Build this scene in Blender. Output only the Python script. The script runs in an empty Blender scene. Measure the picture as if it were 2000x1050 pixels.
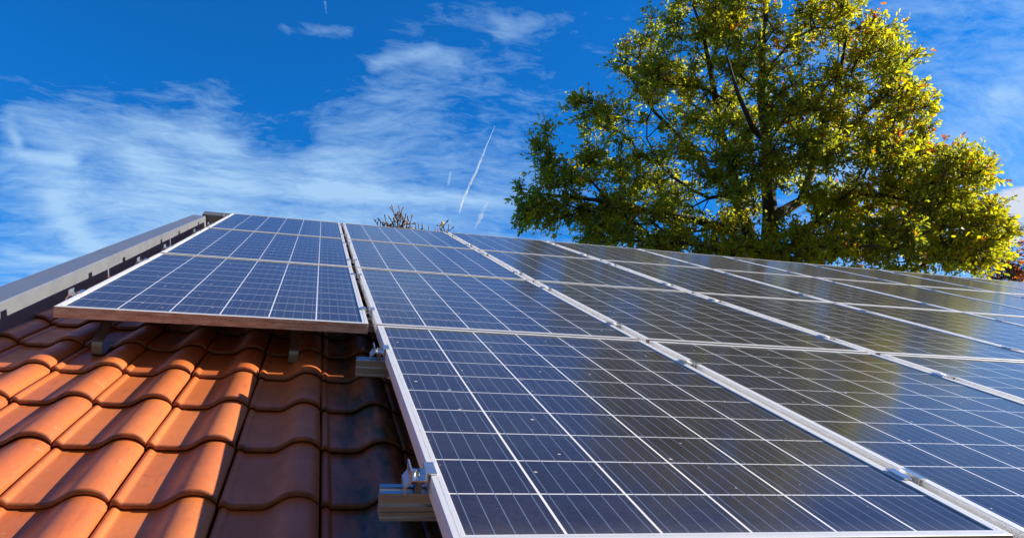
import bpy, math, random
import numpy as np
from mathutils import Vector, Matrix

rng = np.random.default_rng(7)
random.seed(7)
scene = bpy.context.scene
COL = scene.collection

# ------------------------------------------------------------------ roof frame
TH = math.radians(23.7085)                    # roof pitch
ZR = 6.6                                      # height of the array's top edge above the ground
RX = Vector((1, 0, 0))
RU = Vector((0, math.cos(TH), math.sin(TH)))  # up the slope
RN = Vector((0, -math.sin(TH), math.cos(TH))) # out of the roof
RM = Matrix((RX, RU, RN)).transposed()

def RP(u, v, n):                              # u along the ridge, v down the slope, n out of the roof
    return RX * u - RU * v + RN * n + Vector((0, 0, ZR))

# ------------------------------------------------------------------ camera
CAM_R = Matrix(((0.9669, -0.2337, 0.1026), (0.0742, -0.1273, -0.9891), (0.2442, 0.9639, -0.1058)))
right, down, fwd = [(RM @ Vector(CAM_R[i])).normalized() for i in range(3)]
cam_loc = RP(-0.2206, 7.6973, 0.5245)
cd = bpy.data.cameras.new("camera")
cam = bpy.data.objects.new("camera", cd)
COL.objects.link(cam)
m3 = Matrix((right, -down, -fwd)).transposed()
cam.matrix_world = Matrix.Translation(cam_loc) @ m3.to_4x4()
cd.sensor_width = 36.0
FPX = 1516.55
cd.lens = 36.0 * FPX / 2000.0
cd.clip_start = 0.02
cd.clip_end = 30000
scene.camera = cam

def ray(x, y):                                # direction seen at a photo pixel, used to read real bearings
    return (right * ((x - 1000) / FPX) + down * ((y - 525) / FPX) + fwd).normalized()

# ------------------------------------------------------------------ light
SUN_EL = math.radians(23.3)
SUN_AZ = math.radians(94.9)                   # from +Y towards +X
sun_dir = Vector((math.sin(SUN_AZ) * math.cos(SUN_EL), math.cos(SUN_AZ) * math.cos(SUN_EL), math.sin(SUN_EL)))
sl = bpy.data.lights.new("sun", 'SUN')
sl.energy = 5.0
sl.angle = math.radians(0.5)
sl.color = (1.0, 0.91, 0.78)
so = bpy.data.objects.new("sun", sl)
COL.objects.link(so)
so.rotation_euler = sun_dir.to_track_quat('Z', 'Y').to_euler()
so.location = (30, 0, 30)

scene.view_settings.view_transform = 'Standard'
scene.view_settings.look = 'None'
scene.view_settings.exposure = 1.05
scene.view_settings.gamma = 1.0

# ------------------------------------------------------------------ node helper
class NT:
    def __init__(s, tree): s.t = tree; s.t.nodes.clear()
    def n(s, typ, **kw):
        nd = s.t.nodes.new(typ)
        for k, v in kw.items(): setattr(nd, k, v)
        return nd
    def link(s, a, b): s.t.links.new(a, b)
    def put(s, sock, v):
        if v is None: return
        if isinstance(v, (int, float)):
            sock.default_value = v
        elif isinstance(v, (tuple, list)):
            if sock.type == 'RGBA' and len(v) == 3: v = tuple(v) + (1,)
            sock.default_value = v
        else: s.link(v, sock)
    def math(s, op, a, b=None, c=None, clamp=False):
        nd = s.n('ShaderNodeMath', operation=op, use_clamp=clamp)
        s.put(nd.inputs[0], a); s.put(nd.inputs[1], b); s.put(nd.inputs[2], c)
        return nd.outputs[0]
    def vmath(s, op, a, b=None):
        nd = s.n('ShaderNodeVectorMath', operation=op)
        s.put(nd.inputs[0], a); s.put(nd.inputs[1], b)
        return nd.outputs['Value'] if op in ('DOT_PRODUCT', 'LENGTH') else nd.outputs[0]
    def mix(s, f, a, b, blend='MIX'):
        nd = s.n('ShaderNodeMix', data_type='RGBA', blend_type=blend)
        s.put(nd.inputs[0], f); s.put(nd.inputs[6], a); s.put(nd.inputs[7], b)
        return nd.outputs[2]
    def noise(s, vec, scale, detail=4, rough=0.55, dist=0.0):
        nd = s.n('ShaderNodeTexNoise')
        s.put(nd.inputs['Vector'], vec)
        nd.inputs['Scale'].default_value = scale; nd.inputs['Detail'].default_value = detail
        nd.inputs['Roughness'].default_value = rough; nd.inputs['Distortion'].default_value = dist
        return nd.outputs['Fac']
    def range(s, v, a, b, c=0.0, d=1.0, smooth=False):
        nd = s.n('ShaderNodeMapRange')
        if smooth: nd.interpolation_type = 'SMOOTHSTEP'
        s.put(nd.inputs[0], v)
        for i, x in enumerate((a, b, c, d)): nd.inputs[i + 1].default_value = x
        return nd.outputs[0]
    def ramp(s, v, stops):
        nd = s.n('ShaderNodeValToRGB')
        s.put(nd.inputs[0], v)
        el = nd.color_ramp.elements
        while len(el) < len(stops): el.new(0.5)
        for e, (p, c) in zip(el, stops): e.position = p; e.color = tuple(c) + (1,)
        return nd.outputs[0]
    def mapping(s, vec, loc=(0, 0, 0), rot=(0, 0, 0), sc=(1, 1, 1)):
        nd = s.n('ShaderNodeMapping')
        s.put(nd.inputs[0], vec)
        nd.inputs[1].default_value = loc; nd.inputs[2].default_value = rot; nd.inputs[3].default_value = sc
        return nd.outputs[0]
    def bump(s, h, strength, dist):
        nd = s.n('ShaderNodeBump')
        nd.inputs['Strength'].default_value = strength; nd.inputs['Distance'].default_value = dist
        s.put(nd.inputs['Height'], h)
        return nd.outputs[0]

# ------------------------------------------------------------------ world: clear autumn sky with cirrus
world = bpy.data.worlds.new("World")
scene.world = world
world.use_nodes = True
w = NT(world.node_tree)
sky = w.n('ShaderNodeTexSky', sky_type='NISHITA')
sky.sun_disc = False
sky.sun_elevation = SUN_EL
sky.sun_rotation = SUN_AZ
sky.air_density = 1.0; sky.dust_density = 0.3; sky.ozone_density = 3.0
tc = w.n('ShaderNodeTexCoord')
D = w.vmath('NORMALIZE', tc.outputs['Generated'])
sep = w.n('ShaderNodeSeparateXYZ'); w.link(D, sep.inputs[0])
dz = sep.outputs[2]
den = w.math('ADD', w.math('MAXIMUM', dz, 0.0), 0.16)
px = w.math('DIVIDE', sep.outputs[0], den); py = w.math('DIVIDE', sep.outputs[1], den)
cmb = w.n('ShaderNodeCombineXYZ'); w.link(px, cmb.inputs[0]); w.link(py, cmb.inputs[1])
P = cmb.outputs[0]
warp = w.n('ShaderNodeTexNoise'); w.link(P, warp.inputs['Vector']); warp.inputs['Scale'].default_value = 1.6; warp.inputs['Detail'].default_value = 4
wv = w.vmath('SUBTRACT', warp.outputs['Color'], (0.5, 0.5, 0.5))
wsc = w.n('ShaderNodeVectorMath', operation='SCALE'); w.link(wv, wsc.inputs[0]); wsc.inputs['Scale'].default_value = 0.32
PW = w.vmath('ADD', P, wsc.outputs[0])
# combed streaks, soft sheets and a mottled grain
st = w.noise(w.mapping(PW, rot=(0, 0, math.radians(-32)), sc=(1.6, 4.2, 1)), 2.2, 10, 0.66, 0.25)
sh = w.noise(w.mapping(PW, loc=(3.7, 1.2, 0), rot=(0, 0, math.radians(-20)), sc=(1.2, 2.0, 1)), 2.0, 7, 0.60, 0.2)
fine = w.noise(w.mapping(PW, loc=(1.1, 7.2, 0), rot=(0, 0, math.radians(25)), sc=(4.0, 7.0, 1)), 3.6, 10, 0.70, 0.4)
def patch(x, y, r_in, r_out, amt):            # a region of the sky that is cloudier (or clearer)
    d = ray(x, y)
    dot = w.vmath('DOT_PRODUCT', D, tuple(d))
    return w.math('MULTIPLY', w.range(dot, math.cos(r_out), math.cos(r_in), 0, 1, True), amt)
def streak(x0, y0, x1, y1, wid, amt):         # a long band of cirrus between two bearings
    d0, d1 = ray(x0, y0), ray(x1, y1)
    nrm = d0.cross(d1).normalized(); mid = (d0 + d1).normalized(); half = math.acos(max(-1, min(1, d0.dot(d1)))) / 2
    off = w.math('ABSOLUTE', w.math('ADD', w.vmath('DOT_PRODUCT', D, tuple(nrm)), w.math('MULTIPLY', w.math('SUBTRACT', sh, 0.5), wid * 2.2)))
    along = w.range(w.vmath('DOT_PRODUCT', D, tuple(mid)), math.cos(half * 1.15), math.cos(half * 0.7), 0, 1, True)
    return w.math('MULTIPLY', w.math('MULTIPLY', w.range(off, 0, wid, 1, 0, True), along), amt)
cov = w.range(dz, 0.22, 0.50, 0.075, -0.075)
for a in [(300, 320, .02, .17, .12), (560, 350, .02, .16, .06), (850, 390, .02, .20, .11), (150, 260, .01, .12, .08), (500, 420, .02, .20, .10), (200, 480, .02, .14, .07), (40, 330, .01, .09, .07),
          (830, 110, .02, .13, .055), (1080, 30, .02, .16, .06), (600, 50, .01, .07, .06), (640, 250, .02, .10, .02), (300, 90, .05, .26, -.075), (40, 60, .05, .22, -.06),
          (530, 240, .01, .07, -.09), (660, 180, .01, .07, -.03), (1900, 200, .04, .28, .13), (200, 325, .003, .035, -.10), (10, 420, .005, .05, -.07), (930, 190, .01, .07, -.04)]:
    cov = w.math('ADD', cov, patch(*a))
for a in [(350, 350, 1000, 400, .016, .14), (0, 205, 340, 340, .030, .10), (0, 298, 155, 320, .012, .12), (95, 380, 180, 500, .022, .10), (0, 225, 40, 285, .010, .10),
          (0, 485, 130, 515, .012, .12), (535, 45, 700, 60, .018, .11), (720, 130, 860, 95, .014, .09), (960, 70, 1120, 20, .020, .08), (20, 215, 40, 300, .008, .06), (740, 90, 900, 125, .022, .10), (400, 50, 460, 70, .008, .13), (0, 100, 50, 130, .010, .08),
          (1840, 260, 2000, 190, .03, .08), (636, 0, 640, 30, .003, .14), (880, 335, 875, 362, .0025, .12), (250, 240, 480, 290, .02, .10), (130, 420, 210, 500, .02, .09)]:
    cov = w.math('ADD', cov, streak(*a))
dens = w.math('ADD', w.math('MULTIPLY', st, 0.33), w.math('ADD', w.math('MULTIPLY', sh, 0.31), w.math('MULTIPLY', fine, 0.36)))
dens = w.math('ADD', dens, cov)
cl = w.range(dens, 0.485, 0.80, 0, 0.84, False)
# a low bank of white cumulus on the right behind the oak
cu = w.math('ADD', w.noise(w.mapping(D, sc=(1, 1, 2.0)), 18, 5, 0.5), patch(1985, 420, .010, .050, .5))
cu = w.range(cu, 0.80, 0.95, 0, 0.85, True)
hs = w.n('ShaderNodeHueSaturation')
hs.inputs['Saturation'].default_value = 1.12; hs.inputs['Value'].default_value = 1.14
w.link(sky.outputs[0], hs.inputs['Color'])
skyc = w.mix(1.0, hs.outputs[0], (0.06, 0.66, 1.17), 'MULTIPLY')
# unseen cloud added behind the camera as warm fill for shaded sides
behind = w.math('MULTIPLY', w.range(sep.outputs[1], 0.15, -0.45, 0, 1, True), w.range(sh, 0.35, 0.60, 0.55, 1.0))
skyc = w.mix(behind, skyc, (1.3, 0.98, 0.80))
c1 = w.mix(cl, skyc, (3.0, 4.7, 6.6))
c2 = w.mix(cu, c1, (5.2, 5.3, 5.6))
bg = w.n('ShaderNodeBackground'); w.link(c2, bg.inputs[0]); bg.inputs[1].default_value = 0.072
wo = w.n('ShaderNodeOutputWorld'); w.link(bg.outputs[0], wo.inputs[0])

# ------------------------------------------------------------------ object helpers
def link(o, parent=None):
    COL.objects.link(o)
    if parent is not None: o.parent = parent
    return o

def mesh_obj(name, verts, faces, mat, parent=None, smooth=False, sharp=None):
    me = bpy.data.meshes.new(name)
    me.from_pydata([tuple(v) for v in verts], [], faces)
    me.update()
    if smooth:
        me.shade_smooth()
        if sharp is not None: me.set_sharp_from_angle(angle=math.radians(sharp))
    if mat: me.materials.append(mat)
    return link(bpy.data.objects.new(name, me), parent)

def tag(o, label=None, cat=None, group=None, kind=None):
    if label: o['label'] = label
    if cat: o['category'] = cat
    if group: o['group'] = group
    if kind: o['kind'] = kind
    return o

def thing(name, label, cat, loc=(0, 0, 0), rot=None, group=None):
    o = bpy.data.objects.new(name, None)
    o.empty_display_size = 0.1
    link(o)
    M = Matrix.Translation(loc)
    if rot is not None: M = M @ rot.to_4x4()
    o.matrix_world = M
    return tag(o, label, cat, group)

class MB:                                     # collects shapes into one mesh
    def __init__(s): s.v = []; s.f = []
    def add(s, vs, fs):
        k = len(s.v); s.v += [tuple(x) for x in vs]; s.f += [tuple(i + k for i in f) for f in fs]
    def box(s, x0, x1, y0, y1, z0, z1):
        s.add([(x0,y0,z0),(x1,y0,z0),(x1,y1,z0),(x0,y1,z0),(x0,y0,z1),(x1,y0,z1),(x1,y1,z1),(x0,y1,z1)],
              [(0,3,2,1),(4,5,6,7),(0,1,5,4),(1,2,6,5),(2,3,7,6),(3,0,4,7)])
    def extr(s, prof, a, b, axis):            # closed profile extruded along an axis (0: x, 1: y)
        n = len(prof)
        f = (lambda p, t: (t, p[0], p[1])) if axis == 0 else (lambda p, t: (p[0], t, p[1]))
        vs = [f(p, a) for p in prof] + [f(p, b) for p in prof]
        fs = [(i, (i + 1) % n, n + (i + 1) % n, n + i) for i in range(n)]
        fs += [tuple(range(n - 1, -1, -1)), tuple(range(n, 2 * n))]
        s.add(vs, fs)
    def cyl(s, c, axis, r, h, n=12, r2=None):
        axis = Vector(axis).normalized(); q = axis.to_track_quat('Z', 'Y')
        r2 = r if r2 is None else r2
        vs = [Vector(c) + q @ Vector((math.cos(2*math.pi*i/n)*r, math.sin(2*math.pi*i/n)*r, 0)) for i in range(n)]
        vs += [Vector(c) + q @ Vector((math.cos(2*math.pi*i/n)*r2, math.sin(2*math.pi*i/n)*r2, h)) for i in range(n)]
        fs = [(i, (i+1) % n, n+(i+1) % n, n+i) for i in range(n)] + [tuple(range(n-1, -1, -1)), tuple(range(n, 2*n))]
        s.add(vs, fs)
    def build(s, name, mat, parent=None, smooth=False, sharp=35):
        return mesh_obj(name, s.v, s.f, mat, parent, smooth, sharp)

def new_mat(name):
    m = bpy.data.materials.new(name); m.use_nodes = True
    t = NT(m.node_tree)
    out = t.n('ShaderNodeOutputMaterial'); b = t.n('ShaderNodeBsdfPrincipled')
    t.link(b.outputs[0], out.inputs[0])
    return m, t, b, out

# ------------------------------------------------------------------ materials
def mat_tile():
    m, t, b, o = new_mat('terracotta')
    g = t.n('ShaderNodeNewGeometry').outputs['Position']
    oi = t.n('ShaderNodeObjectInfo').outputs['Random']
    a = t.noise(g, 9, 5, 0.6)
    f = t.noise(g, 220, 3, 0.6)
    c = t.mix(t.range(oi, 0, 1, 0, 1), (0.46, 0.108, 0.027), (0.68, 0.205, 0.050))
    c = t.mix(t.range(a, 0.35, 0.75, 0, 0.55), c, (0.38, 0.098, 0.034))
    c = t.mix(t.range(f, 0.55, 0.8, 0, 0.35), c, (0.62, 0.25, 0.10))
    st = t.noise(g, 34, 5, 0.7)
    c = t.mix(t.range(st, 0.57, 0.70, 0, 0.50), c, (0.22, 0.075, 0.035))
    ef = t.noise(g, 17, 6, 0.75)
    c = t.mix(t.range(ef, 0.58, 0.72, 0, 0.40), c, (0.66, 0.34, 0.18))
    li = t.n('ShaderNodeTexVoronoi'); t.link(g, li.inputs['Vector']); li.inputs['Scale'].default_value = 55
    lm = t.math('MULTIPLY', t.math('LESS_THAN', li.outputs['Distance'], 0.10), t.math('GREATER_THAN', t.noise(g, 14, 2), 0.56))
    c = t.mix(t.math('MULTIPLY', lm, 0.6), c, (0.55, 0.42, 0.28))
    # soot and algae: under the panel edge where water drips and in streaks down the pans
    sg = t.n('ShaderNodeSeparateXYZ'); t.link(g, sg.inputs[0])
    drip_shade = t.math('MULTIPLY', t.range(sg.outputs[0], -0.22, -0.08, 0, 1, True), t.range(t.noise(t.mapping(g, sc=(26, 5, 5)), 1.0, 6, 0.7), 0.36, 0.56, 0.35, 0.97))
    c = t.mix(drip_shade, c, t.mix(t.range(st, 0.4, 0.6), (0.030, 0.024, 0.016), (0.055, 0.058, 0.020)))  # algae stain, its colour deepened for the shade beside the panels
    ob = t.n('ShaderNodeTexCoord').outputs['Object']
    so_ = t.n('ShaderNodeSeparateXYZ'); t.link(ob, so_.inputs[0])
    lip = t.math('MULTIPLY', t.range(so_.outputs[1], 0.001, 0.010, 1, 0, True), t.range(st, 0.30, 0.62, 0.45, 0.9))  # shade of each tile's front nose, painted as a dark band
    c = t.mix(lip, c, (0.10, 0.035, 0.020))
    sk = t.noise(t.mapping(g, sc=(60, 7, 7)), 1.0, 5, 0.65)
    c = t.mix(t.range(sk, 0.56, 0.74, 0, 0.45), c, (0.20, 0.062, 0.028))
    t.link(c, b.inputs['Base Color'])
    t.put(b.inputs['Roughness'], t.range(a, 0.3, 0.7, 0.34, 0.52))
    b.inputs['Specular IOR Level'].default_value = 0.5
    t.link(t.bump(t.math('ADD', t.math('MULTIPLY', f, 0.4), t.noise(g, 60, 4)), 0.25, 0.002), b.inputs['Normal'])
    return m

def mat_metal(name, col, rough, metallic, dirt=0.25, dirtcol=(0.2, 0.17, 0.14), scale=18):
    m, t, b, o = new_mat(name)
    g = t.n('ShaderNodeNewGeometry').outputs['Position']
    a = t.noise(g, scale, 6, 0.65); f = t.noise(g, scale * 14, 3, 0.6)
    k = t.math('ADD', t.math('MULTIPLY', a, 0.6), t.math('MULTIPLY', f, 0.4))
    c = t.mix(t.range(k, 0.48, 0.70, 0, dirt), col, dirtcol)
    t.link(c, b.inputs['Base Color'])
    b.inputs['Metallic'].default_value = metallic
    t.put(b.inputs['Roughness'], t.range(a, 0.3, 0.7, rough - 0.06, rough + 0.08))
    t.link(t.bump(f, 0.12, 0.0006), b.inputs['Normal'])
    return m

def mat_frame():
    m, t, b, o = new_mat('anodised_frame')
    g = t.n('ShaderNodeNewGeometry').outputs['Position']
    ob = t.n('ShaderNodeTexCoord').outputs['Object']
    s = t.n('ShaderNodeSeparateXYZ'); t.link(ob, s.inputs[0])
    a = t.noise(g, 14, 6, 0.65); f = t.noise(g, 190, 3, 0.6)
    k = t.math('ADD', t.math('MULTIPLY', a, 0.6), t.math('MULTIPLY', f, 0.4))
    c = t.mix(t.range(k, 0.50, 0.70, 0, 0.22), (0.86, 0.86, 0.86), (0.42, 0.38, 0.33))
    # run-off grime caked on the lower outer face
    low = t.math('MULTIPLY', t.math('LESS_THAN', s.outputs[1], -H / 2 + 0.0016), t.math('LESS_THAN', s.outputs[2], -0.0009))
    gr = t.noise(t.mapping(ob, sc=(7, 1, 40)), 3.0, 7, 0.7)
    gk = t.math('MULTIPLY', low, t.range(gr, 0.34, 0.62, 0.55, 0.95))
    c = t.mix(gk, c, t.mix(t.range(f, 0.4, 0.6), (0.25, 0.125, 0.09), (0.38, 0.20, 0.15)))
    t.link(c, b.inputs['Base Color'])
    t.put(b.inputs['Metallic'], t.math('MULTIPLY', t.math('SUBTRACT', 1.0, gk), 0.40))
    t.put(b.inputs['Roughness'], t.math('ADD', t.range(a, 0.3, 0.7, 0.36, 0.48), t.math('MULTIPLY', gk, 0.35)))
    t.link(t.bump(f, 0.10, 0.0005), b.inputs['Normal'])
    return m

def mat_cells():
    m, t, b, o = new_mat('solar_cells')
    tc = t.n('ShaderNodeTexCoord').outputs['Object']
    s = t.n('ShaderNodeSeparateXYZ'); t.link(tc, s.inputs[0])
    oi = t.n('ShaderNodeObjectInfo').outputs['Random']
    cx = t.math('DIVIDE', t.math('ADD', s.outputs[0], GW / 2), GW / 6)
    cy = t.math('DIVIDE', t.math('ADD', s.outputs[1], GH / 2), GH / 10)
    fx = t.math('FRACT', cx); fy = t.math('FRACT', cy)
    ax = t.math('ABSOLUTE', t.math('SUBTRACT', fx, 0.5)); ay = t.math('ABSOLUTE', t.math('SUBTRACT', fy, 0.5))
    gx = t.math('GREATER_THAN', ax, 0.5 - 0.0046 / 2 / (GW / 6))
    gy = t.math('GREATER_THAN', ay, 0.5 - 0.0044 / 2 / (GH / 10))
    # no white line along the outer border
    inx = t.math('MULTIPLY', t.math('GREATER_THAN', cx, 0.2), t.math('LESS_THAN', cx, 5.8))
    iny = t.math('MULTIPLY', t.math('GREATER_THAN', cy, 0.2), t.math('LESS_THAN', cy, 9.8))
    gx = t.math('MULTIPLY', gx, inx); gy = t.math('MULTIPLY', gy, iny)
    bus = t.math('LESS_THAN', t.math('ABSOLUTE', t.math('SUBTRACT', t.math('FRACT', t.math('MULTIPLY', fx, 5.0)), 0.5)), 0.0285)
    # crystal grain of the silicon, one shade per cell
    vo = t.n('ShaderNodeTexVoronoi'); t.link(t.mapping(tc, sc=(1, 1, 1)), vo.inputs['Vector']); vo.inputs['Scale'].default_value = 95
    grain = t.n('ShaderNodeSeparateColor'); t.link(vo.outputs['Color'], grain.inputs[0])
    cid = t.n('ShaderNodeCombineXYZ'); t.link(t.math('FLOOR', cx), cid.inputs[0]); t.link(t.math('FLOOR', cy), cid.inputs[1]); t.link(oi, cid.inputs[2])
    wn = t.n('ShaderNodeTexWhiteNoise'); t.link(cid.outputs[0], wn.inputs['Vector'])
    c = t.mix(grain.outputs[0], (0.012, 0.0105, 0.022), (0.021, 0.019, 0.042))
    c = t.mix(t.math('MULTIPLY', wn.outputs['Value'], 0.35), c, (0.014, 0.013, 0.030))
    c = t.mix(bus, c, (0.11, 0.155, 0.26))
    c = t.mix(gy, c, t.mix(bus, (0.66, 0.68, 0.72), (0.20, 0.26, 0.40)))
    c = t.mix(gx, c, (0.78, 0.80, 0.84))
    # dust film, drop marks and specks on the glass
    pv = t.n('ShaderNodeCombineXYZ'); t.link(oi, pv.inputs[2])
    dv = t.n('ShaderNodeVectorMath', operation='MULTIPLY_ADD'); t.link(pv.outputs[0], dv.inputs[0]); dv.inputs[1].default_value = (0, 0, 37.0); t.link(tc, dv.inputs[2])
    DV = dv.outputs[0]
    n1 = t.noise(DV, 5, 6, 0.65); n2 = t.noise(DV, 150, 3, 0.6)
    dust = t.math('ADD', 0.016, t.math('MULTIPLY', t.range(n1, 0.4, 0.75), t.range(n2, 0.35, 0.8, 0.01, 0.085)))
    edge = t.range(s.outputs[1], -GH / 2, -GH / 2 + 0.06, 0.07, 0.0, True)
    dust = t.math('ADD', dust, edge)
    c = t.mix(dust, c, (0.42, 0.38, 0.33))
    off = t.n('ShaderNodeCombineXYZ'); t.link(t.math('MULTIPLY', oi, 91.0), off.inputs[0]); t.link(t.math('MULTIPLY', oi, 53.0), off.inputs[1])
    SV = t.vmath('ADD', tc, off.outputs[0])
    sp = t.n('ShaderNodeTexVoronoi', voronoi_dimensions='2D'); t.link(SV, sp.inputs['Vector']); sp.inputs['Scale'].default_value = 13; sp.inputs['Randomness'].default_value = 1.0
    spr = t.n('ShaderNodeSeparateColor'); t.link(sp.outputs['Color'], spr.inputs[0])
    speck = t.math('LESS_THAN', t.math('ADD', sp.outputs['Distance'], t.math('MULTIPLY', n2, 0.02)), t.math('ADD', 0.012, t.math('MULTIPLY', t.math('POWER', spr.outputs[0], 4.0), 0.055)))
    speck = t.math('MULTIPLY', speck, t.math('GREATER_THAN', spr.outputs[1], 0.40))
    c = t.mix(t.math('MULTIPLY', speck, 0.75), c, (0.62, 0.58, 0.52))
    t.link(c, b.inputs['Base Color'])
    rough = t.math('ADD', t.range(n1, 0.3, 0.7, 0.11, 0.15), t.math('MULTIPLY', speck, 0.5))
    t.link(rough, b.inputs['Roughness'])
    b.inputs['IOR'].default_value = 1.5
    b.inputs['Sheen Weight'].default_value = 0.06; b.inputs['Sheen Roughness'].default_value = 0.35; b.inputs['Sheen Tint'].default_value = (0.62, 0.56, 0.46, 1)
    b.inputs['Specular IOR Level'].default_value = 0.34
    return m

def mat_plain(name, col, rough=0.7, var=0.3, scale=6, col2=None):
    m, t, b, o = new_mat(name)
    g = t.n('ShaderNodeNewGeometry').outputs['Position']
    a = t.noise(g, scale, 6, 0.6)
    c2 = col2 or tuple(x * 0.6 for x in col)
    t.link(t.mix(t.range(a, 0.35, 0.7, 0, var * 2), col, c2), b.inputs['Base Color'])
    b.inputs['Roughness'].default_value = rough
    t.link(t.bump(t.noise(g, scale * 6, 5), 0.3, 0.02), b.inputs['Normal'])
    return m

def mat_leaf(name, stops, trans=0.66):
    m, t, b, o = new_mat(name)
    at = t.n('ShaderNodeAttribute', attribute_name='tint')
    c = t.ramp(at.outputs['Fac'], stops)
    t.link(c, b.inputs['Base Color'])
    b.inputs['Roughness'].default_value = 0.5
    b.inputs['Specular IOR Level'].default_value = 0.35
    tr = t.n('ShaderNodeBsdfTranslucent')
    hsv = t.n('ShaderNodeHueSaturation'); t.link(c, hsv.inputs['Color'])
    hsv.inputs['Hue'].default_value = 0.485; hsv.inputs['Saturation'].default_value = 1.08; hsv.inputs['Value'].default_value = 2.5
    t.link(hsv.outputs[0], tr.inputs[0])
    mx = t.n('ShaderNodeMixShader'); mx.inputs[0].default_value = trans
    t.link(b.outputs[0], mx.inputs[1]); t.link(tr.outputs[0], mx.inputs[2]); t.link(mx.outputs[0], o.inputs[0])
    return m

W, H = 0.992, 1.6434                          # one module
FL = 0.0205                                   # frame lip
GW, GH = W - 2 * FL + 0.002, H - 2 * FL + 0.002
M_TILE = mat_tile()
M_FRAME = mat_frame()
M_CELL = mat_cells()
M_BACK = mat_plain('white_backsheet', (0.7, 0.7, 0.7))
M_ALU = mat_metal('mill_aluminium', (0.54, 0.55, 0.59), 0.32, 0.86, 0.35, (0.30, 0.29, 0.28), 24)
M_CLAMP = mat_metal('pressed_clamp', (0.74, 0.74, 0.75), 0.26, 0.9, 0.18, (0.3, 0.27, 0.22), 40)
M_BOLT = mat_metal('dull_steel', (0.30, 0.30, 0.31), 0.4, 0.9, 0.3)
M_VERGE = mat_metal('weathered_zinc', (0.36, 0.38, 0.42), 0.38, 0.72, 0.55, (0.22, 0.22, 0.22), 7)
M_RIDGE = mat_metal('dark_zinc', (0.16, 0.17, 0.19), 0.5, 0.4, 0.4, (0.07, 0.07, 0.08), 9)
M_HOOK = mat_metal('stainless_strap', (0.24, 0.235, 0.23), 0.45, 0.85, 0.35)
M_WALL = mat_plain('pale_render', (0.62, 0.58, 0.5), 0.85, 0.15, 2)
M_DECK = mat_plain('dark_underlay', (0.035, 0.03, 0.028), 0.9)
M_GRASS = mat_plain('lawn', (0.06, 0.10, 0.025), 0.9, 0.4, 0.8, (0.10, 0.10, 0.03))
M_BARK = mat_plain('oak_bark', (0.055, 0.042, 0.032), 0.9, 0.4, 9, (0.024, 0.019, 0.016))
M_TWIG = mat_plain('grey_twig', (0.11, 0.07, 0.05), 0.8, 0.4, 30, (0.05, 0.032, 0.025))
M_BUD = mat_plain('downy_bud', (0.34, 0.22, 0.12), 0.8, 0.5, 25, (0.12, 0.06, 0.03))
M_OAK = mat_leaf('oak_leaf', [(0.0, (0.070, 0.105, 0.020)), (0.30, (0.140, 0.172, 0.022)), (0.60, (0.215, 0.232, 0.022)), (0.86, (0.29, 0.26, 0.02)), (0.95, (0.25, 0.12, 0.02)), (1.0, (0.20, 0.07, 0.02))])
M_AUT = mat_leaf('autumn_leaf', [(0.0, (0.16, 0.06, 0.02)), (0.5, (0.26, 0.11, 0.03)), (1.0, (0.26, 0.19, 0.03))])
M_YEL = mat_leaf('yellow_leaf', [(0.0, (0.24, 0.20, 0.03)), (1.0, (0.42, 0.26, 0.03))])

# ------------------------------------------------------------------ ground
gs = 6000
mesh_obj('ground', [(-gs, -gs, 0), (gs, -gs, 0), (gs, gs, 0), (-gs, gs, 0)], [(0, 1, 2, 3)], M_GRASS)['kind'] = 'structure'

# ------------------------------------------------------------------ house: walls, roof with tiles, verge and ridge capping
house = thing('house', 'low house with an orange clay tiled roof carrying the solar panels', 'house')
UL, UR = -1.33, 9.42                          # gable ends
VE, VT = 8.75, -0.30                          # eave and ridge
DECK = -0.215
def wp(u, v, n): return RP(u, v, n)
eF = wp(0, VE - 0.35, DECK - 0.1); rT = wp(0, VT, DECK - 0.1)
back_y, back_z = rT.y + 5.4, rT.z - 5.4 * math.tan(TH)
mb = MB()
prof = [(eF.y, 0.0), (back_y, 0.0), (back_y, back_z), (rT.y, rT.z), (eF.y, eF.z)]
mb.extr(prof, UL + 0.03, UR - 0.03, 0)
mb.build('wall', M_WALL, house)
mb = MB()
a, b_, c_ = wp(0, VE, DECK), wp(0, VT, DECK), None
bk = Vector((0, b_.y + 5.9, b_.z - 5.9 * math.tan(TH)))
mb.extr([(a.y, a.z - 0.05), (b_.y, b_.z - 0.05), (bk.y, bk.z - 0.05), (bk.y, bk.z), (b_.y, b_.z), (a.y, a.z)], UL, UR, 0)
roof = mb.build('roof', M_DECK, house)

# --- one clay pantile: local x across, y up the slope, z out of the roof; origin at its front left corner
TW, TL, LIP = 0.2035, 0.333, 0.016
pk = [(0.0015, 0.001), (0.004, 0.0055), (0.010, 0.0075), (0.016, 0.0060), (0.022, 0.0018), (0.030, 0.0), (0.079, 0.0), (0.092, 0.0018), (0.104, 0.0070), (0.115, 0.0145), (0.126, 0.0215),
      (0.138, 0.0268), (0.150, 0.0293), (0.162, 0.0296), (0.174, 0.0276), (0.185, 0.0235), (0.194, 0.0178), (0.2012, 0.0110)]
def smooth_prof(pk, k):
    out = []
    for i in range(len(pk) - 1):
        p0 = pk[max(i - 1, 0)]; p1 = pk[i]; p2 = pk[i + 1]; p3 = pk[min(i + 2, len(pk) - 1)]
        for j in range(k):
            t = j / k
            q = [0.5 * ((2 * p1[d]) + (-p0[d] + p2[d]) * t + (2 * p0[d] - 5 * p1[d] + 4 * p2[d] - p3[d]) * t * t + (-p0[d] + 3 * p1[d] - 3 * p2[d] + p3[d]) * t ** 3) for d in (0, 1)]
            out.append(q)
    out.append(list(pk[-1]))
    return out
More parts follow.
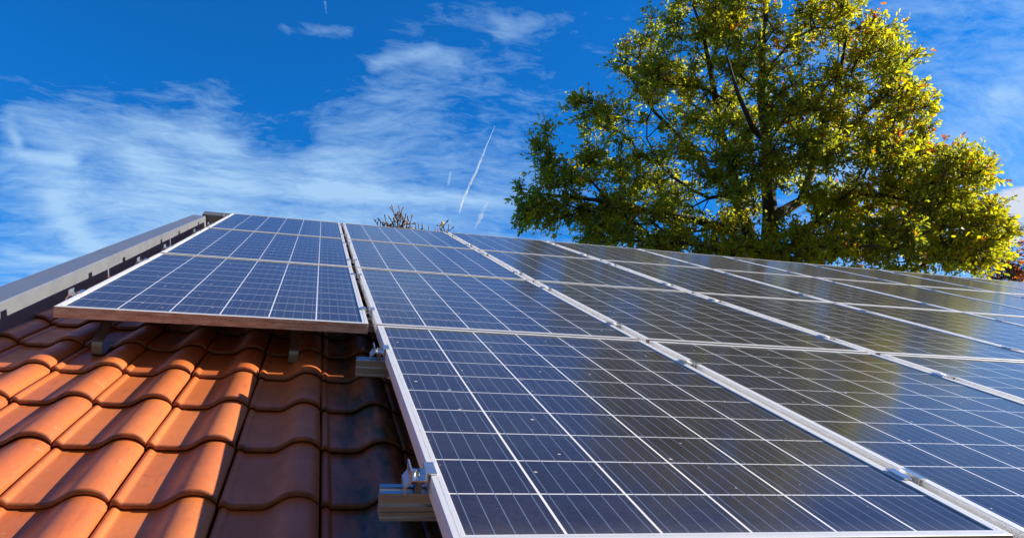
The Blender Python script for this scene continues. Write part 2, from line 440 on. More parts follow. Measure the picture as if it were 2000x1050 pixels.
def tile_geo(k, cols):
    pr = smooth_prof(pk, k) if k > 0 else [pk[i] for i in (0, 2, 5, 6, 8, 10, 12, 14, 17)]
    ys = cols
    vs, fs = [], []
    n = len(pr)
    def zt(y): return LIP * (1 - y / TL)
    rows = []
    for y, dzz in ys:
        rows.append(len(vs))
        for x, z in pr: vs.append((x, y, z + zt(y) + dzz))
    # underside
    und = []
    for y in (ys[-1][0], 0.006, 0.0):
        und.append(len(vs))
        for x, z in pr: vs.append((x, y, z + zt(y) - 0.0125 + (0.002 if y == 0.0 else 0)))
    seq = rows + und
    for a in range(len(seq)):
        r0, r1 = seq[a], seq[(a + 1) % len(seq)]
        for i in range(n - 1): fs.append((r0 + i, r0 + i + 1, r1 + i + 1, r1 + i))
    for side in (0, n - 1):
        f = [r + side for r in seq]
        fs.append(tuple(f if side else f[::-1]))
    return vs, fs
FINE = [(0.0, -0.0042), (0.0012, -0.0018), (0.0035, -0.0005), (0.0075, 0.0), (0.09, 0.0006), (0.18, 0.0004), (0.27, 0.0), (0.362, 0.0)]
tv, tf = tile_geo(3, FINE)
tile_mesh = bpy.data.meshes.new('roof_tile')
tile_mesh.from_pydata(tv, [], tf); tile_mesh.update(); tile_mesh.shade_smooth(); tile_mesh.set_sharp_from_angle(angle=math.radians(50))
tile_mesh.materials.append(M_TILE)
lv, lf = tile_geo(0, [(0.0, -0.002), (0.006, 0.0), (0.362, 0.0)])
U0T, V0T, NT0 = -0.1755, 6.085, -0.196        # a tile's front left corner and the plane of the tile backs
rest = MB()
n_ind = 0
RM4 = RM.to_4x4()
for i in range(-6, 47):
    for j in range(-8, 20):
        u = U0T + i * TW; v = V0T - j * TL
        if u < -1.43 or u > UR - 0.1 or v < -0.02 or v > VE + 0.05: continue
        near = (v > 4.25 and v < 6.9 and u < 0.1)
        strip = (u < -1.15 and v <= 4.25)
        jr = random.Random(i * 131 + j * 7)
        du, dv_, dn, rz = jr.uniform(-.0014, .0014), jr.uniform(-.004, .004), jr.uniform(-.0012, .0012), jr.uniform(-.007, .007)
        if (near or strip) and n_ind < 100:
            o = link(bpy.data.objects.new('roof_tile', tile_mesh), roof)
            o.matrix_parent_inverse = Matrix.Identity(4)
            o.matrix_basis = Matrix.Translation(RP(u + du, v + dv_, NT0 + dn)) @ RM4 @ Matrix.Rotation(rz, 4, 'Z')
            n_ind += 1
        else:
            M = Matrix.Translation(RP(u + du, v + dv_, NT0 + dn)) @ RM4 @ Matrix.Rotation(rz, 4, 'Z')
            rest.add([M @ Vector(p) for p in lv], lf)
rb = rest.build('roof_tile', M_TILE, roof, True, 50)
rb['kind'] = 'stuff'

# --- verge capping: folded zinc sheets along the left gable, with lapped joints and screws
VU0, VU1 = -1.262, -1.372
verge = None
mb = MB()
joints = [-0.10, 0.95, 3.10, 5.25, 7.4, VE + 0.02]
for k in range(len(joints) - 1):
    e = 0.0012 * (k % 2)
    v0, v1 = joints[k], joints[k + 1] + (0.03 if k < len(joints) - 2 else 0)
    topn = -0.053
    pr = [(VU0 + e + 0.014, -0.185), (VU0 + e, topn - 0.004 + e), (VU0 - 0.004, topn + e), (VU1 + 0.004, topn + 0.004 + e), (VU1 - e, topn + e), (VU1 - e, -0.30),
          (VU1 + 0.003, -0.30), (VU1 + 0.003, topn - 0.003), (VU0 - 0.006, topn - 0.006), (VU0 - 0.003, topn - 0.010), (VU0 + 0.011, -0.185)]
    # rows along v with a little buckle in the sheet
    n = len(pr); nseg = 14; base = []
    vs, fs = [], []
    for q in range(nseg + 1):
        v = v0 + (v1 - v0) * q / nseg
        wob = 0.0012 * math.sin(v * 5.1 + k) + 0.0008 * math.sin(v * 13.0)
        for (u, nn) in pr: vs.append(RP(u + wob, v, nn + wob * 0.7))
    for q in range(nseg):
        for i in range(n):
            fs.append((q*n+i, q*n+(i+1) % n, (q+1)*n+(i+1) % n, (q+1)*n+i))
    fs.append(tuple(range(n))); fs.append(tuple(range(nseg*n+n-1, nseg*n-1, -1)))
    mb.add(vs, fs)
verge = mb.build('verge_capping', M_VERGE, house, True, 30)
for v in (0.15, 1.35, 3.35, 5.6):
    s_ = MB()
    s_.cyl(RP(VU0 - 0.001, v, -0.085), RX, 0.0055, 0.003, 10)
    s_.cyl(RP(VU0 + 0.002, v, -0.085), RX, 0.0035, 0.003, 6)
    s_.build('screw', M_BOLT, verge)
mb = MB()
pr = [(-0.15, -0.22), (-0.15, -0.045), (-0.155, -0.040), (-0.30, -0.022), (-0.31, -0.03), (-0.31, -0.12), (-0.305, -0.12), (-0.165, -0.05), (-0.155, -0.055), (-0.155, -0.22)]
vs = [RP(-1.300, a, c) for a, c in pr] + [RP(UR + 0.02, a, c) for a, c in pr]
n = len(pr)
mb.add(vs, [(i, (i+1) % n, n+(i+1) % n, n+i) for i in range(n)] + [tuple(range(n-1, -1, -1)), tuple(range(n, 2*n))])
mb.build('ridge_capping', M_RIDGE, house)

# ------------------------------------------------------------------ solar panels
ROWGAP = 0.0266
HR = [0.0, -0.0044, -0.0122, -0.0033, 0.0130] # the rails are not quite level from row to row
US = [-1.0207, 0.0, 1.0237, 2.0555, 3.0742, 4.0900, 5.0850, 6.0950, 7.1050, 8.1200]
FH = 0.036
def sweep_frame():
    pr = [(0.0, -FH), (0.0, -0.0150), (0.0012, -0.0145), (0.0012, -0.0125), (0.0, -0.0120), (0.0, -0.0085), (0.0009, -0.0080), (0.0009, -0.0065), (0.0, -0.0060),
          (0.0, -0.0008), (0.0008, 0.0), (0.0102, 0.0), (0.0104, -0.0016), (0.0120, -0.0016), (0.0122, -0.0002), (0.0198, -0.0002), (FL, -0.0009), (FL, -0.0060),
          (0.0030, -0.0090), (0.0030, -0.0345), (0.0250, -0.0345), (0.0250, -FH)]
    n = len(pr); vs, fs = [], []
    for (sx, sy) in ((-1, -1), (1, -1), (1, 1), (-1, 1)):
        for d, z in pr: vs.append((sx * (W / 2 - d), sy * (H / 2 - d), z))
    for k in range(4):
        k2 = (k + 1) % 4
        for i in range(n): fs.append((k*n+i, k2*n+i, k2*n+(i+1) % n, k*n+(i+1) % n))
    return vs, fs
fv, ff = sweep_frame()
frame_mesh = bpy.data.meshes.new('frame'); frame_mesh.from_pydata(fv, [], ff); frame_mesh.update(); frame_mesh.materials.append(M_FRAME)
mbg = MB(); mbg.box(-GW/2, GW/2, -GH/2, GH/2, -0.0062, -0.0034)
glass_mesh = bpy.data.meshes.new('cell_glass'); glass_mesh.from_pydata(mbg.v, [], mbg.f); glass_mesh.update(); glass_mesh.materials.append(M_CELL)
mbk = MB(); mbk.box(-GW/2, GW/2, -GH/2, GH/2, -0.0078, -0.0066)
back_mesh = bpy.data.meshes.new('backsheet'); back_mesh.from_pydata(mbk.v, [], mbk.f); back_mesh.update(); back_mesh.materials.append(M_BACK)

ORD = ['first', 'second', 'third', 'fourth', 'fifth', 'sixth', 'seventh', 'eighth', 'ninth', 'tenth']
ROWN = ['top row along the ridge', 'second row below the ridge', 'third row below the ridge', 'lowest row nearest the camera']
def panel_label(c, r):
    if (c, r) == (0, 2): return 'blue solar panel with a dusty reddish front edge overhanging the bare clay tiles'
    if (c, r) == (0, 0): return 'blue solar panel at the ridge corner beside the end of the zinc verge capping'
    if (c, r) == (0, 1): return 'blue solar panel beside the zinc verge, middle one of its three-panel column'
    if (c, r) == (1, 3): return 'largest solar panel in the foreground, its left frame clamped beside the shaded tiles'
    col = c if r == 3 else c + 1
    look = 'blue, sky-reflecting' if c <= 1 else ('dark, tree-reflecting' if c <= 6 else 'pale, sky-reflecting')
    return '%s solar panel, %s from the left in the %s' % (look, ORD[col - 1], ROWN[r])
def panel_rows():
    for r in range(4):
        for c in range(10):
            if r == 3 and (c == 0 or c > 5): continue
            yield c, r
for c, r in panel_rows():
    vt = r * (H + ROWGAP)
    n0, n1 = HR[r], HR[r + 1]
    tilt = math.atan2(n0 - n1, H)
    jr = random.Random(c * 17 + r)
    rot = RM @ Matrix.Rotation(tilt + jr.uniform(-.0012, .0012), 3, 'X') @ Matrix.Rotation(jr.uniform(-.0006, .0006), 3, 'Z') @ Matrix.Rotation(jr.uniform(-.0010, .0010), 3, 'Y')
    p = thing('solar_panel', panel_label(c, r), 'solar panel', RP(US[c] + W / 2, vt + H / 2, (n0 + n1) / 2), rot, 'solar panels of the roof array')
    for nm, me in (('frame', frame_mesh), ('cell_glass', glass_mesh), ('backsheet', back_mesh)):
        o = link(bpy.data.objects.new(nm, me), p)

# ------------------------------------------------------------------ rails with their clamps
def rail_profile():                           # (y up-slope, z) of an aluminium rail, origin at its top centre
    f = [(-.0255, -.048), (-.0255, -.0435), (-.0215, -.0425), (-.0215, -.0345), (-.0170, -.0335), (-.0170, -.0285), (-.0250, -.0270), (-.0250, -.0225), (-.0172, -.0210), (-.0172, -.0065), (-.0215, -.0050), (-.0215, 0)]
    ch = [(-.009, 0), (-.009, -.004), (-.006, -.009), (.006, -.009), (.009, -.004), (.009, 0)]
    return f + ch + [(-y, z) for y, z in reversed(f)]
def clamp_shape(mid, g):                      # x across the gap, centred on its left frame's far side; z = 0 at the frame tops
    L = 0.056
    m_ = MB()
    t = 0.0028
    if mid:                                   # hat profile over both frames
        x0, x1 = 0.0, g
        pr = [(x0 - .0115, .0006), (x0 + .0045, .0006), (x0 + .0045, -.0145), (x1 - .0045, -.0145), (x1 - .0045, .0006), (x1 + .0115, .0006), (x1 + .0115, .0006 + t), (x1 - .0045 - t, .0006 + t + .0006),
              (x1 - .0045 - t, -.0145 + t), (x0 + .0045 + t, -.0145 + t), (x0 + .0045 + t, .0006 + t + .0006), (x0 - .0115, .0006 + t)]
        m_.extr(pr, -L / 2, L / 2, 1)
    else:                                     # end clamp: one lip over the frame, one leg down to the rail
        x1 = -0.001
        pr = [(x1 + .0125, .0006), (x1 - .0030, .0006), (x1 - .0030, -.0120), (-.0310, -.0120), (-.0400, -.0240), (-.0400, -.0375), (-.0432, -.0375), (-.0432, -.0225), (-.0350, -.0105), (-.0350, .0085), (-.0322, .0085),
              (-.0322, -.0120 + t), (x1 - .0030 - t, -.0120 + t), (x1 - .0030 - t, .0006 + t), (x1 + .0125, .0006 + t)]
        m_.extr(pr, -L / 2, L / 2, 1)
    return m_
def add_bolt(par, x, z):
    m_ = MB()
    m_.cyl((x, 0.006, z), (0, 0, 1), 0.0052, 0.006, 14)
    m_.cyl((x, 0.006, z + .006), (0, 0, 1), 0.0028, 0.0008, 6)
    m_.cyl((x, -0.016, z), (0, 0, 1), 0.0024, 0.0012, 8)
    o = m_.build('bolt', M_BOLT, par)
    return o
end_mesh = clamp_shape(False, 0)
end_o = None
ROWTOP = [r * (H + ROWGAP) for r in range(4)]
RAILV = [(0, 0.33), (0, 1.30), (1, 0.30), (1, 1.335), (2, 0.31), (2, 1.345), (3, 0.362), (3, 1.365)]
RLAB = ['upper aluminium rail under the ridge row of panels', 'lower aluminium rail under the ridge row of panels',
        'upper aluminium rail under the second row of panels', 'lower aluminium rail under the second row of panels',
        'upper aluminium rail under the third row of panels', 'lower aluminium rail under the third row, above the bare tiles',
        'aluminium rail end sticking out beside the shaded tiles below the dusty panel corner', 'nearest grooved aluminium rail end sticking out beside the foreground panel']
for k, (r, dv_) in enumerate(RAILV):
    v = ROWTOP[r] + dv_
    f = dv_ / H
    hn = HR[r] * (1 - f) + HR[r + 1] * f
    ua = -0.082 if r == 3 else -1.0207 - 0.055
    ub = US[5] + W + 0.06 if r == 3 else US[9] + W + 0.06
    ry = thing('mounting_rail', RLAB[k], 'mounting rail', RP(ua, v, hn - FH), RM, 'rails under the solar array')
    m_ = MB(); m_.extr(rail_profile(), 0, ub - ua, 0); m_.build('rail_bar', M_ALU, ry)
    if r == 3:
        nb = MB(); nb.box(ua * 0 + (-.0235 - ua), (-.0115 - ua), -.017, .009, 0.0005, .021); nb.box(-.0210 - ua, -.0140 - ua, -.019, -.017, .004, .021)
        nb.build('clamp_nut', M_BOLT, ry)
    cols = [c for c in range(10) if not (r == 3 and (c == 0 or c > 5))]
    first = cols[0]
    e = clamp_shape(False, 0).build('end_clamp', M_CLAMP, ry)
    e.location = (US[first] - ua, 0, FH)
    add_bolt(e, -0.019, -0.0092)
    for a, b2 in zip(cols[:-1], cols[1:]):
        gl = US[a] + W; g = US[b2] - gl
        cm = clamp_shape(True, g).build('mid_clamp', M_CLAMP, ry)
        cm.location = (gl - ua, 0, FH)
        add_bolt(cm, g / 2, -0.0117)

# ------------------------------------------------------------------ roof hooks under the overhanging panel
for u, lab in ((-0.915, 'steel roof hook strap below the left part of the overhanging panel'), (-0.275, 'steel roof hook strap below the right part of the overhanging panel')):
    hk = thing('roof_hook', lab, 'roof hook', RP(u, 4.70, -0.20), RM, 'roof hooks under the overhanging panel')
    path = [(0.035, 0.112), (0.030, 0.117), (-0.030, 0.117), (-0.042, 0.112), (-0.165, 0.068), (-0.176, 0.060), (-0.179, 0.050), (-0.179, 0.022), (-0.172, 0.014), (0.02, 0.016)]
    t, hw = 0.006, 0.0165
    vs, fs = [], []
    for i, (y, z) in enumerate(path):
        p0 = Vector(path[max(i - 1, 0)]); p1 = Vector(path[min(i + 1, len(path) - 1)])
        d = (p1 - p0).normalized(); nn = Vector((-d.y, d.x)) * t / 2
        for sx in (-hw, hw):
            vs.append((sx, y + nn.x, z + nn.y)); vs.append((sx, y - nn.x, z - nn.y))
    for i in range(len(path) - 1):
        a = i * 4; b2 = a + 4
        fs += [(a, a + 2, b2 + 2, b2), (a + 1, b2 + 1, b2 + 3, a + 3), (a, b2, b2 + 1, a + 1), (a + 2, a + 3, b2 + 3, b2 + 2)]
    fs += [(0, 1, 3, 2), (len(vs) - 4, len(vs) - 2, len(vs) - 1, len(vs) - 3)]
    mesh_obj('strap', vs, fs, M_HOOK, hk)
    bm_ = MB(); bm_.cyl((0, 0.0, 0.120), (0, 0, 1), 0.008, 0.007, 6); bm_.build('bolt', M_BOLT, hk)

# ------------------------------------------------------------------ trees
def tubes(paths, nside=6):
    vs, fs = [], []
    for P_, R_ in paths:
        P_ = [np.asarray(p, float) for p in P_]
        k0 = len(vs); ref = np.array([0.31, 0.77, 0.55])
        for i, p in enumerate(P_):
            d = P_[min(i + 1, len(P_) - 1)] - P_[max(i - 1, 0)]
            d = d / (np.linalg.norm(d) + 1e-9)
            a = np.cross(d, ref); a /= np.linalg.norm(a) + 1e-9; b2 = np.cross(d, a)
            for j in range(nside):
                th = 2 * math.pi * j / nside
                vs.append(tuple(p + R_[i] * (math.cos(th) * a + math.sin(th) * b2)))
        for i in range(len(P_) - 1):
            for j in range(nside):
                fs.append((k0+i*nside+j, k0+i*nside+(j+1) % nside, k0+(i+1)*nside+(j+1) % nside, k0+(i+1)*nside+j))
    return vs, fs

OAK_SHAPE = np.array([(0, 0), (.22, .10), (.36, .21), (.50, .11), (.68, .23), (.88, .13), (1.0, 0),
                      (.88, -.13), (.68, -.23), (.50, -.11), (.36, -.21), (.22, -.10)])
def leaves_mesh(name, pos, dirs, size, tint, mat, parent, shape=OAK_SHAPE, g=None):
    g = g or rng
    n = len(pos); k = len(shape)
    d = dirs / (np.linalg.norm(dirs, axis=1, keepdims=True) + 1e-9)
    r = g.normal(size=(n, 3)) + np.array([0, 0, 0.45])
    side = np.cross(d, r); side /= np.linalg.norm(side, axis=1, keepdims=True) + 1e-9
    nor = np.cross(side, d)
    sx = shape[:, 0][None, :, None]; sy = shape[:, 1][None, :, None]
    droop = -(sx ** 2) * 0.22 + np.abs(sy) * 0.35
    V = pos[:, None, :] + size[:, None, None] * (sx * d[:, None, :] + sy * side[:, None, :] + droop * nor[:, None, :])
    me = bpy.data.meshes.new(name)
    me.vertices.add(n * k); me.vertices.foreach_set('co', V.reshape(-1))
    me.loops.add(n * k); me.loops.foreach_set('vertex_index', np.arange(n * k, dtype=np.int32))
    me.polygons.add(n); me.polygons.foreach_set('loop_start', np.arange(0, n * k, k, dtype=np.int32))
    me.update(calc_edges=True)
    at = me.attributes.new('tint', 'FLOAT', 'FACE'); at.data.foreach_set('value', tint.astype(np.float32))
    me.materials.append(mat)
    o = link(bpy.data.objects.new(name, me), parent)
    return o

def grow(seed_nodes, seed_par, attr, bf, seg, g, jit):
    """Join every attractor to the skeleton: nearest node by distance plus a share of the path to the root."""
    nodes = [np.array(p, float) for p in seed_nodes]; par = list(seed_par); plen = [0.0] * len(nodes)
    for i in range(1, len(nodes)):
        if par[i] >= 0: plen[i] = plen[par[i]] + np.linalg.norm(nodes[i] - nodes[par[i]])
    A = np.array(attr); N = len(A)
    NP = np.array(nodes); PL = np.array(plen)
    d = np.linalg.norm(A[:, None] - NP[None], axis=2); cost = d + bf * PL[None]
    best = cost.argmin(1); bc = cost[np.arange(N), best]; done = np.zeros(N, bool)
    ends = []
    for _ in range(N):
        i = np.where(done, 1e9, bc).argmin(); done[i] = True
        src = best[i]; p0 = nodes[src]; p1 = A[i]; L = np.linalg.norm(p1 - p0)
        m = max(1, int(L / seg)); prev = src; new = []
        for q in range(1, m + 1):
            t = q / m
            pt = p0 + (p1 - p0) * t
            if q < m: pt = pt + g.normal(size=3) * jit * L * 0.12 + np.array([0, 0, 0.10 * L * math.sin(math.pi * t)])
            nodes.append(pt); par.append(prev); plen.append(plen[prev] + np.linalg.norm(pt - nodes[prev])); prev = len(nodes) - 1; new.append(prev)
        ends.append(prev)
        for q in new:
            dd = np.linalg.norm(A - nodes[q], axis=1) + bf * plen[q]
            up = dd < bc; bc[up] = dd[up]; best[up] = q
    return nodes, par, ends

def skeleton_paths(nodes, par, ends, tip, power, forced):
    n = len(nodes); area = np.zeros(n); kids = [[] for _ in range(n)]
    for i, p in enumerate(par):
        if p >= 0: kids[p].append(i)
    order = []; stack = [i for i in range(n) if par[i] < 0]
    while stack:
        i = stack.pop(); order.append(i); stack += kids[i]
    for i in reversed(order):
        area[i] = max(sum(area[k] for k in kids[i]), tip ** power)
    rad = area ** (1 / power)
    for i, r in forced.items(): rad[i] = max(rad[i], r * 0.8)
    paths = []
    stack = [(None, i) for i in range(n) if par[i] < 0]
    while stack:
        pr, i = stack.pop()
        P_ = [] ; R_ = []
        if pr is not None: P_.append(nodes[pr]); R_.append(min(rad[pr], rad[i] * 1.25))
        while True:
            P_.append(nodes[i]); R_.append(rad[i])
            if not kids[i]: break
            big = max(kids[i], key=lambda k: rad[k])
            for k in kids[i]:
                if k != big: stack.append((i, k))
            i = big
        if len(P_) > 1: paths.append((P_, R_))
    return paths

def rosettes(ends_pos, from_pos, per, nleaf, spread, size, g, up=0.25):
    """Small twigs round every branch end, each with a rosette of leaves; returns leaves and twigs."""
    P_, D_, S_, Cc, tw = [], [], [], [], []
    for e, f0 in zip(ends_pos, from_pos):
        ax = e - f0; ax = ax / (np.linalg.norm(ax) + 1e-9)
        ct = g.normal() * 0.12
        for _ in range(per):
            dr = g.normal(size=3); dr = dr / np.linalg.norm(dr); dr = dr + ax * 0.5 + np.array([0, 0, up]); dr /= np.linalg.norm(dr)
            L = spread * (0.3 + 0.9 * g.random())
            tip = e + dr * L
            tw.append(([e, e + dr * L * 0.5 + g.normal(size=3) * 0.03, tip], [0.011, 0.008, 0.004]))
            k = int(nleaf * (0.7 + 0.6 * g.random()))
            t = g.random(k) ** 0.6
            pos = e[None] + dr[None] * L * t[:, None] + g.normal(size=(k, 3)) * 0.045
            dd = g.normal(size=(k, 3)) * 0.9 + dr[None] * 0.9 - np.array([0, 0, 0.15])
            P_.append(pos); D_.append(dd); S_.append(size * (0.7 + 0.6 * g.random(k))); Cc.append(np.full(k, ct + g.normal() * 0.08))
    return np.concatenate(P_), np.concatenate(D_), np.concatenate(S_), np.concatenate(Cc), tw

camv = np.array(cam_loc)
def at(x, y, dist):                           # a point at a photo bearing and a real horizontal distance
    d = np.array(ray(x, y)); return camv + d * dist / math.hypot(d[0], d[1])

# --- the big oak beyond the ridge
DO = 20.0
g = np.random.default_rng(21)
base = at(1492, 470, DO); base[2] = 0
oak = thing('oak_tree', 'broad oak with green to yellow leaves rising behind the right half of the roof', 'tree', tuple(base))
def oakp(x, y, dd): return at(x, y, DO + dd)
nodes = [base.copy()]; par = [-1]; forced = {0: 0.52}
def chain(start, pts, r0, r1):
    prev = start
    for i, p in enumerate(pts):
        nodes.append(np.array(p)); par.append(prev); prev = len(nodes) - 1
        forced[prev] = r0 + (r1 - r0) * i / max(1, len(pts) - 1)
    return prev
tk = chain(0, [(base[0], base[1], 2.0), (base[0] - .05, base[1], 4.5), (base[0] + .05, base[1], 7.0), oakp(1495, 560, 0), oakp(1494, 515, 0)], 0.50, 0.40)
fork = tk
l1 = chain(fork, [oakp(1470, 480, .2), oakp(1456, 435, .3), oakp(1440, 385, .5), oakp(1425, 320, .3), oakp(1405, 240, .2), oakp(1390, 150, .1), oakp(1372, 60, 0)], 0.27, 0.06)
l2 = chain(fork, [oakp(1503, 470, -.1), oakp(1505, 425, -.2), oakp(1500, 360, -.4), oakp(1498, 280, -.6), oakp(1486, 190, -.5), oakp(1490, 90, -.3), oakp(1500, -10, 0)], 0.29, 0.06)
l3 = chain(l2 - 5, [oakp(1530, 412, .3), oakp(1565, 392, .8), oakp(1590, 320, 1.0), oakp(1612, 240, 1.1), oakp(1640, 150, 1.0), oakp(1655, 60, .9)], 0.19, 0.05)
l4 = chain(fork, [oakp(1550, 478, .3), oakp(1585, 445, .7), oakp(1640, 420, 1.0), oakp(1720, 395, 1.0), oakp(1800, 370, .6), oakp(1870, 355, 0)], 0.12, 0.04)
l5 = chain(l1 - 5, [oakp(1420, 450, -.5), oakp(1360, 430, -1.0), oakp(1280, 415, -1.4), oakp(1200, 395, -1.4), oakp(1120, 385, -1.2), oakp(1070, 380, -1.)], 0.14, 0.035)
l6 = chain(l1 - 4, [oakp(1400, 350, 1.), oakp(1340, 280, 1.3), oakp(1280, 220, 1.3), oakp(1230, 150, 1.1)], 0.12, 0.04)
l7 = chain(l3 - 3, [oakp(1650, 260, 0.2), oakp(1710, 200, -.3), oakp(1750, 140, -.5)], 0.10, 0.04)
l8 = chain(l4 - 3, [oakp(1700, 430, 0.2), oakp(1790, 430, 0.6), oakp(1880, 440, 0.8)], 0.08, 0.03)
l9 = chain(l2 - 3, [oakp(1470, 250, -1.6), oakp(1440, 180, -2.4), oakp(1420, 110, -2.6)], 0.09, 0.03)
l10 = chain(fork, [oakp(1430, 500, -1.2), oakp(1365, 478, -1.9), oakp(1300, 470, -2.3), oakp(1220, 470, -2.3)], 0.10, 0.03)
l11 = chain(fork, [oakp(1560, 505, -1.0), oakp(1640, 480, -2.0), oakp(1720, 480, -2.4)], 0.10, 0.03)
# crown lobes: bearing x, bearing y, half-width, half-height (in photo pixels, 76 to the metre), depth offset, number of twig clumps
LOBES = [(1075, 315, 42, 45, -.8, 9), (1105, 360, 60, 42, -1.0, 14), (1075, 412, 55, 28, -1.1, 11), (1150, 430, 85, 32, -1.0, 18), (1185, 235, 65, 48, .5, 18), (1240, 330, 95, 70, 0, 34),
         (1260, 130, 85, 75, .6, 30), (1340, 55, 90, 65, .4, 30), (1330, 190, 110, 90, .2, 40), (1430, 20, 100, 75, 0, 34), (1400, 290, 100, 75, -1.2, 32), (1480, 110, 100, 90, -.4, 40),
         (1560, 200, 95, 90, -.8, 34), (1470, 230, 80, 80, 1.4, 22), (1620, 40, 95, 75, .6, 34), (1680, 110, 90, 80, .4, 32), (1745, 130, 52, 52, -.2, 16), (1750, 215, 72, 50, -.2, 24), (1650, 230, 90, 75, .6, 26),
         (1770, 290, 68, 46, -.2, 22), (1700, 320, 100, 60, -.8, 30), (1850, 330, 72, 36, -.6, 22), (1920, 335, 38, 16, -.6, 6), (1800, 390, 100, 50, -.2, 34), (1880, 420, 72, 45, .2, 24), (1940, 450, 45, 35, .2, 13),
         (1660, 400, 85, 50, .4, 24), (1240, 420, 100, 45, -1.0, 28), (1320, 400, 70, 50, .8, 18), (1180, 462, 90, 16, -1.6, 12), (1300, 470, 100, 25, -1.6, 22), (1420, 490, 90, 22, -1.8, 20), (1530, 492, 80, 18, -1.6, 18),
         (1640, 480, 95, 38, -1.4, 28), (1760, 470, 100, 45, -.6, 32), (1860, 490, 80, 38, 0, 24), (1900, 505, 60, 26, .2, 14), (1480, -70, 160, 60, 0, 34), (1630, -60, 110, 55, .4, 24), (1340, -40, 90, 40, .4, 14),
         (1560, 330, 60, 40, 1.6, 10), (1490, 310, 85, 60, -1.7, 22), (1600, 400, 45, 40, -.7, 9), (1425, 445, 45, 35, -.8, 8), (1550, 455, 40, 25, -1.2, 6), (1590, 290, 60, 50, -1.5, 14), (1440, 390, 50, 40, 1.5, 8), (1045, 425, 34, 20, -1.0, 8), (1035, 380, 22, 24, -1.0, 4), (1060, 275, 24, 24, -.8, 4), (1150, 300, 40, 40, -.4, 8), (1120, 210, 20, 20, .2, 4), (1440, 400, 40, 30, -2.0, 5), (1500, 560, 260, 40, -.5, 40), (1750, 560, 180, 40, 0, 26), (1250, 540, 150, 35, -.8, 20)]
attr = []
for (x, y, hx, hy, dd, k) in LOBES:
    for _ in range(int(k * 1.0)):
        q = g.normal(size=3); q /= np.linalg.norm(q); q *= g.random() ** 0.42
        dep = 0.7 + 0.55 * hx / 76
        attr.append(oakp(x + q[0] * hx * 0.93, y + q[1] * hy * 0.93, dd + q[2] * dep))
ND, PR, EN = grow(nodes, par, attr, 0.32, 0.40, g, 0.9)
paths = skeleton_paths(ND, PR, EN, 0.0125, 2.3, forced)
ep = np.array([ND[i] for i in EN]); fp = np.array([ND[PR[i]] for i in EN])
LP, LD, LS, LC, tw = rosettes(ep, fp, 9, 10.2, 0.50, 0.126, g)
vs, fs = tubes(paths, 7)
off = Vector(base)
mesh_obj('trunk', [Vector(v) - off for v in vs], fs, M_BARK, oak, True)
v2, f2 = tubes(tw, 3)
mesh_obj('twigs', [Vector(v) - off for v in v2], f2, M_BARK, oak)
sunward = (LP - base) @ np.array(sun_dir)
tint = np.clip(0.49 + LC + 0.018 * (LP - base)[:, 0] + g.normal(size=len(LP)) * 0.13 + (g.random(len(LP)) > 0.965) * 0.45, 0, 1)
leaves_mesh('crown', LP - base, LD, LS, tint, M_OAK, oak, g=g)

# --- smaller trees further off on the right
def simple_tree(name, label, x, y, dist, hw, hh, n, mat, lsize, g, per=6, nleaf=8, seedz=1.2):
    c = at(x, y, dist); b = c.copy(); b[2] = 0
    t = thing(name, label, 'tree', tuple(b))
    top = [b + np.array([0, 0, c[2] * q]) for q in (0.0, 0.25, 0.5, 0.75, 0.95)]
    nd = list(top); pr_ = [-1, 0, 1, 2, 3]
    at_ = []
    for _ in range(n):
        q = g.normal(size=3); q /= np.linalg.norm(q); q *= g.random() ** 0.4
        at_.append(c + np.array([q[0] * hw, q[1] * hw, q[2] * hh]))
    N_, P_, E_ = grow(nd, pr_, at_, 0.3, 0.5, g, 0.8)
    pa = skeleton_paths(N_, P_, E_, 0.012, 2.2, {0: 0.2})
    e_ = np.array([N_[i] for i in E_]); f_ = np.array([N_[P_[i]] for i in E_])
    lp, ld, ls, lc, tw_ = rosettes(e_, f_, per, nleaf, 0.55, lsize, g)
    vs, fs = tubes(pa + tw_, 5)
    mesh_obj('trunk', [Vector(v) - Vector(b) for v in vs], fs, M_BARK, t, True)
    if mat is not None:
        tn = np.clip(0.4 + lc * 1.5 + g.normal(size=len(lp)) * 0.22, 0, 1)
        leaves_mesh('crown', lp - b, ld, ls, tn, mat, t, g=g)
    return t
g2 = np.random.default_rng(5)
simple_tree('autumn_tree', 'orange and yellow autumn tree glimpsed behind the right side of the oak', 1790, 420, 30, 2.6, 2.5, 90, M_AUT, 0.16, g2)
simple_tree('autumn_tree', 'small rust orange tree at the right end of the ridge', 2010, 535, 27, 0.95, 0.75, 34, M_AUT, 0.13, g2)
simple_tree('bare_tree', 'thin bare twigs standing between the oak and the rust orange tree', 1957, 520, 26, 0.45, 0.75, 40, None, 0.1, g2, per=4)

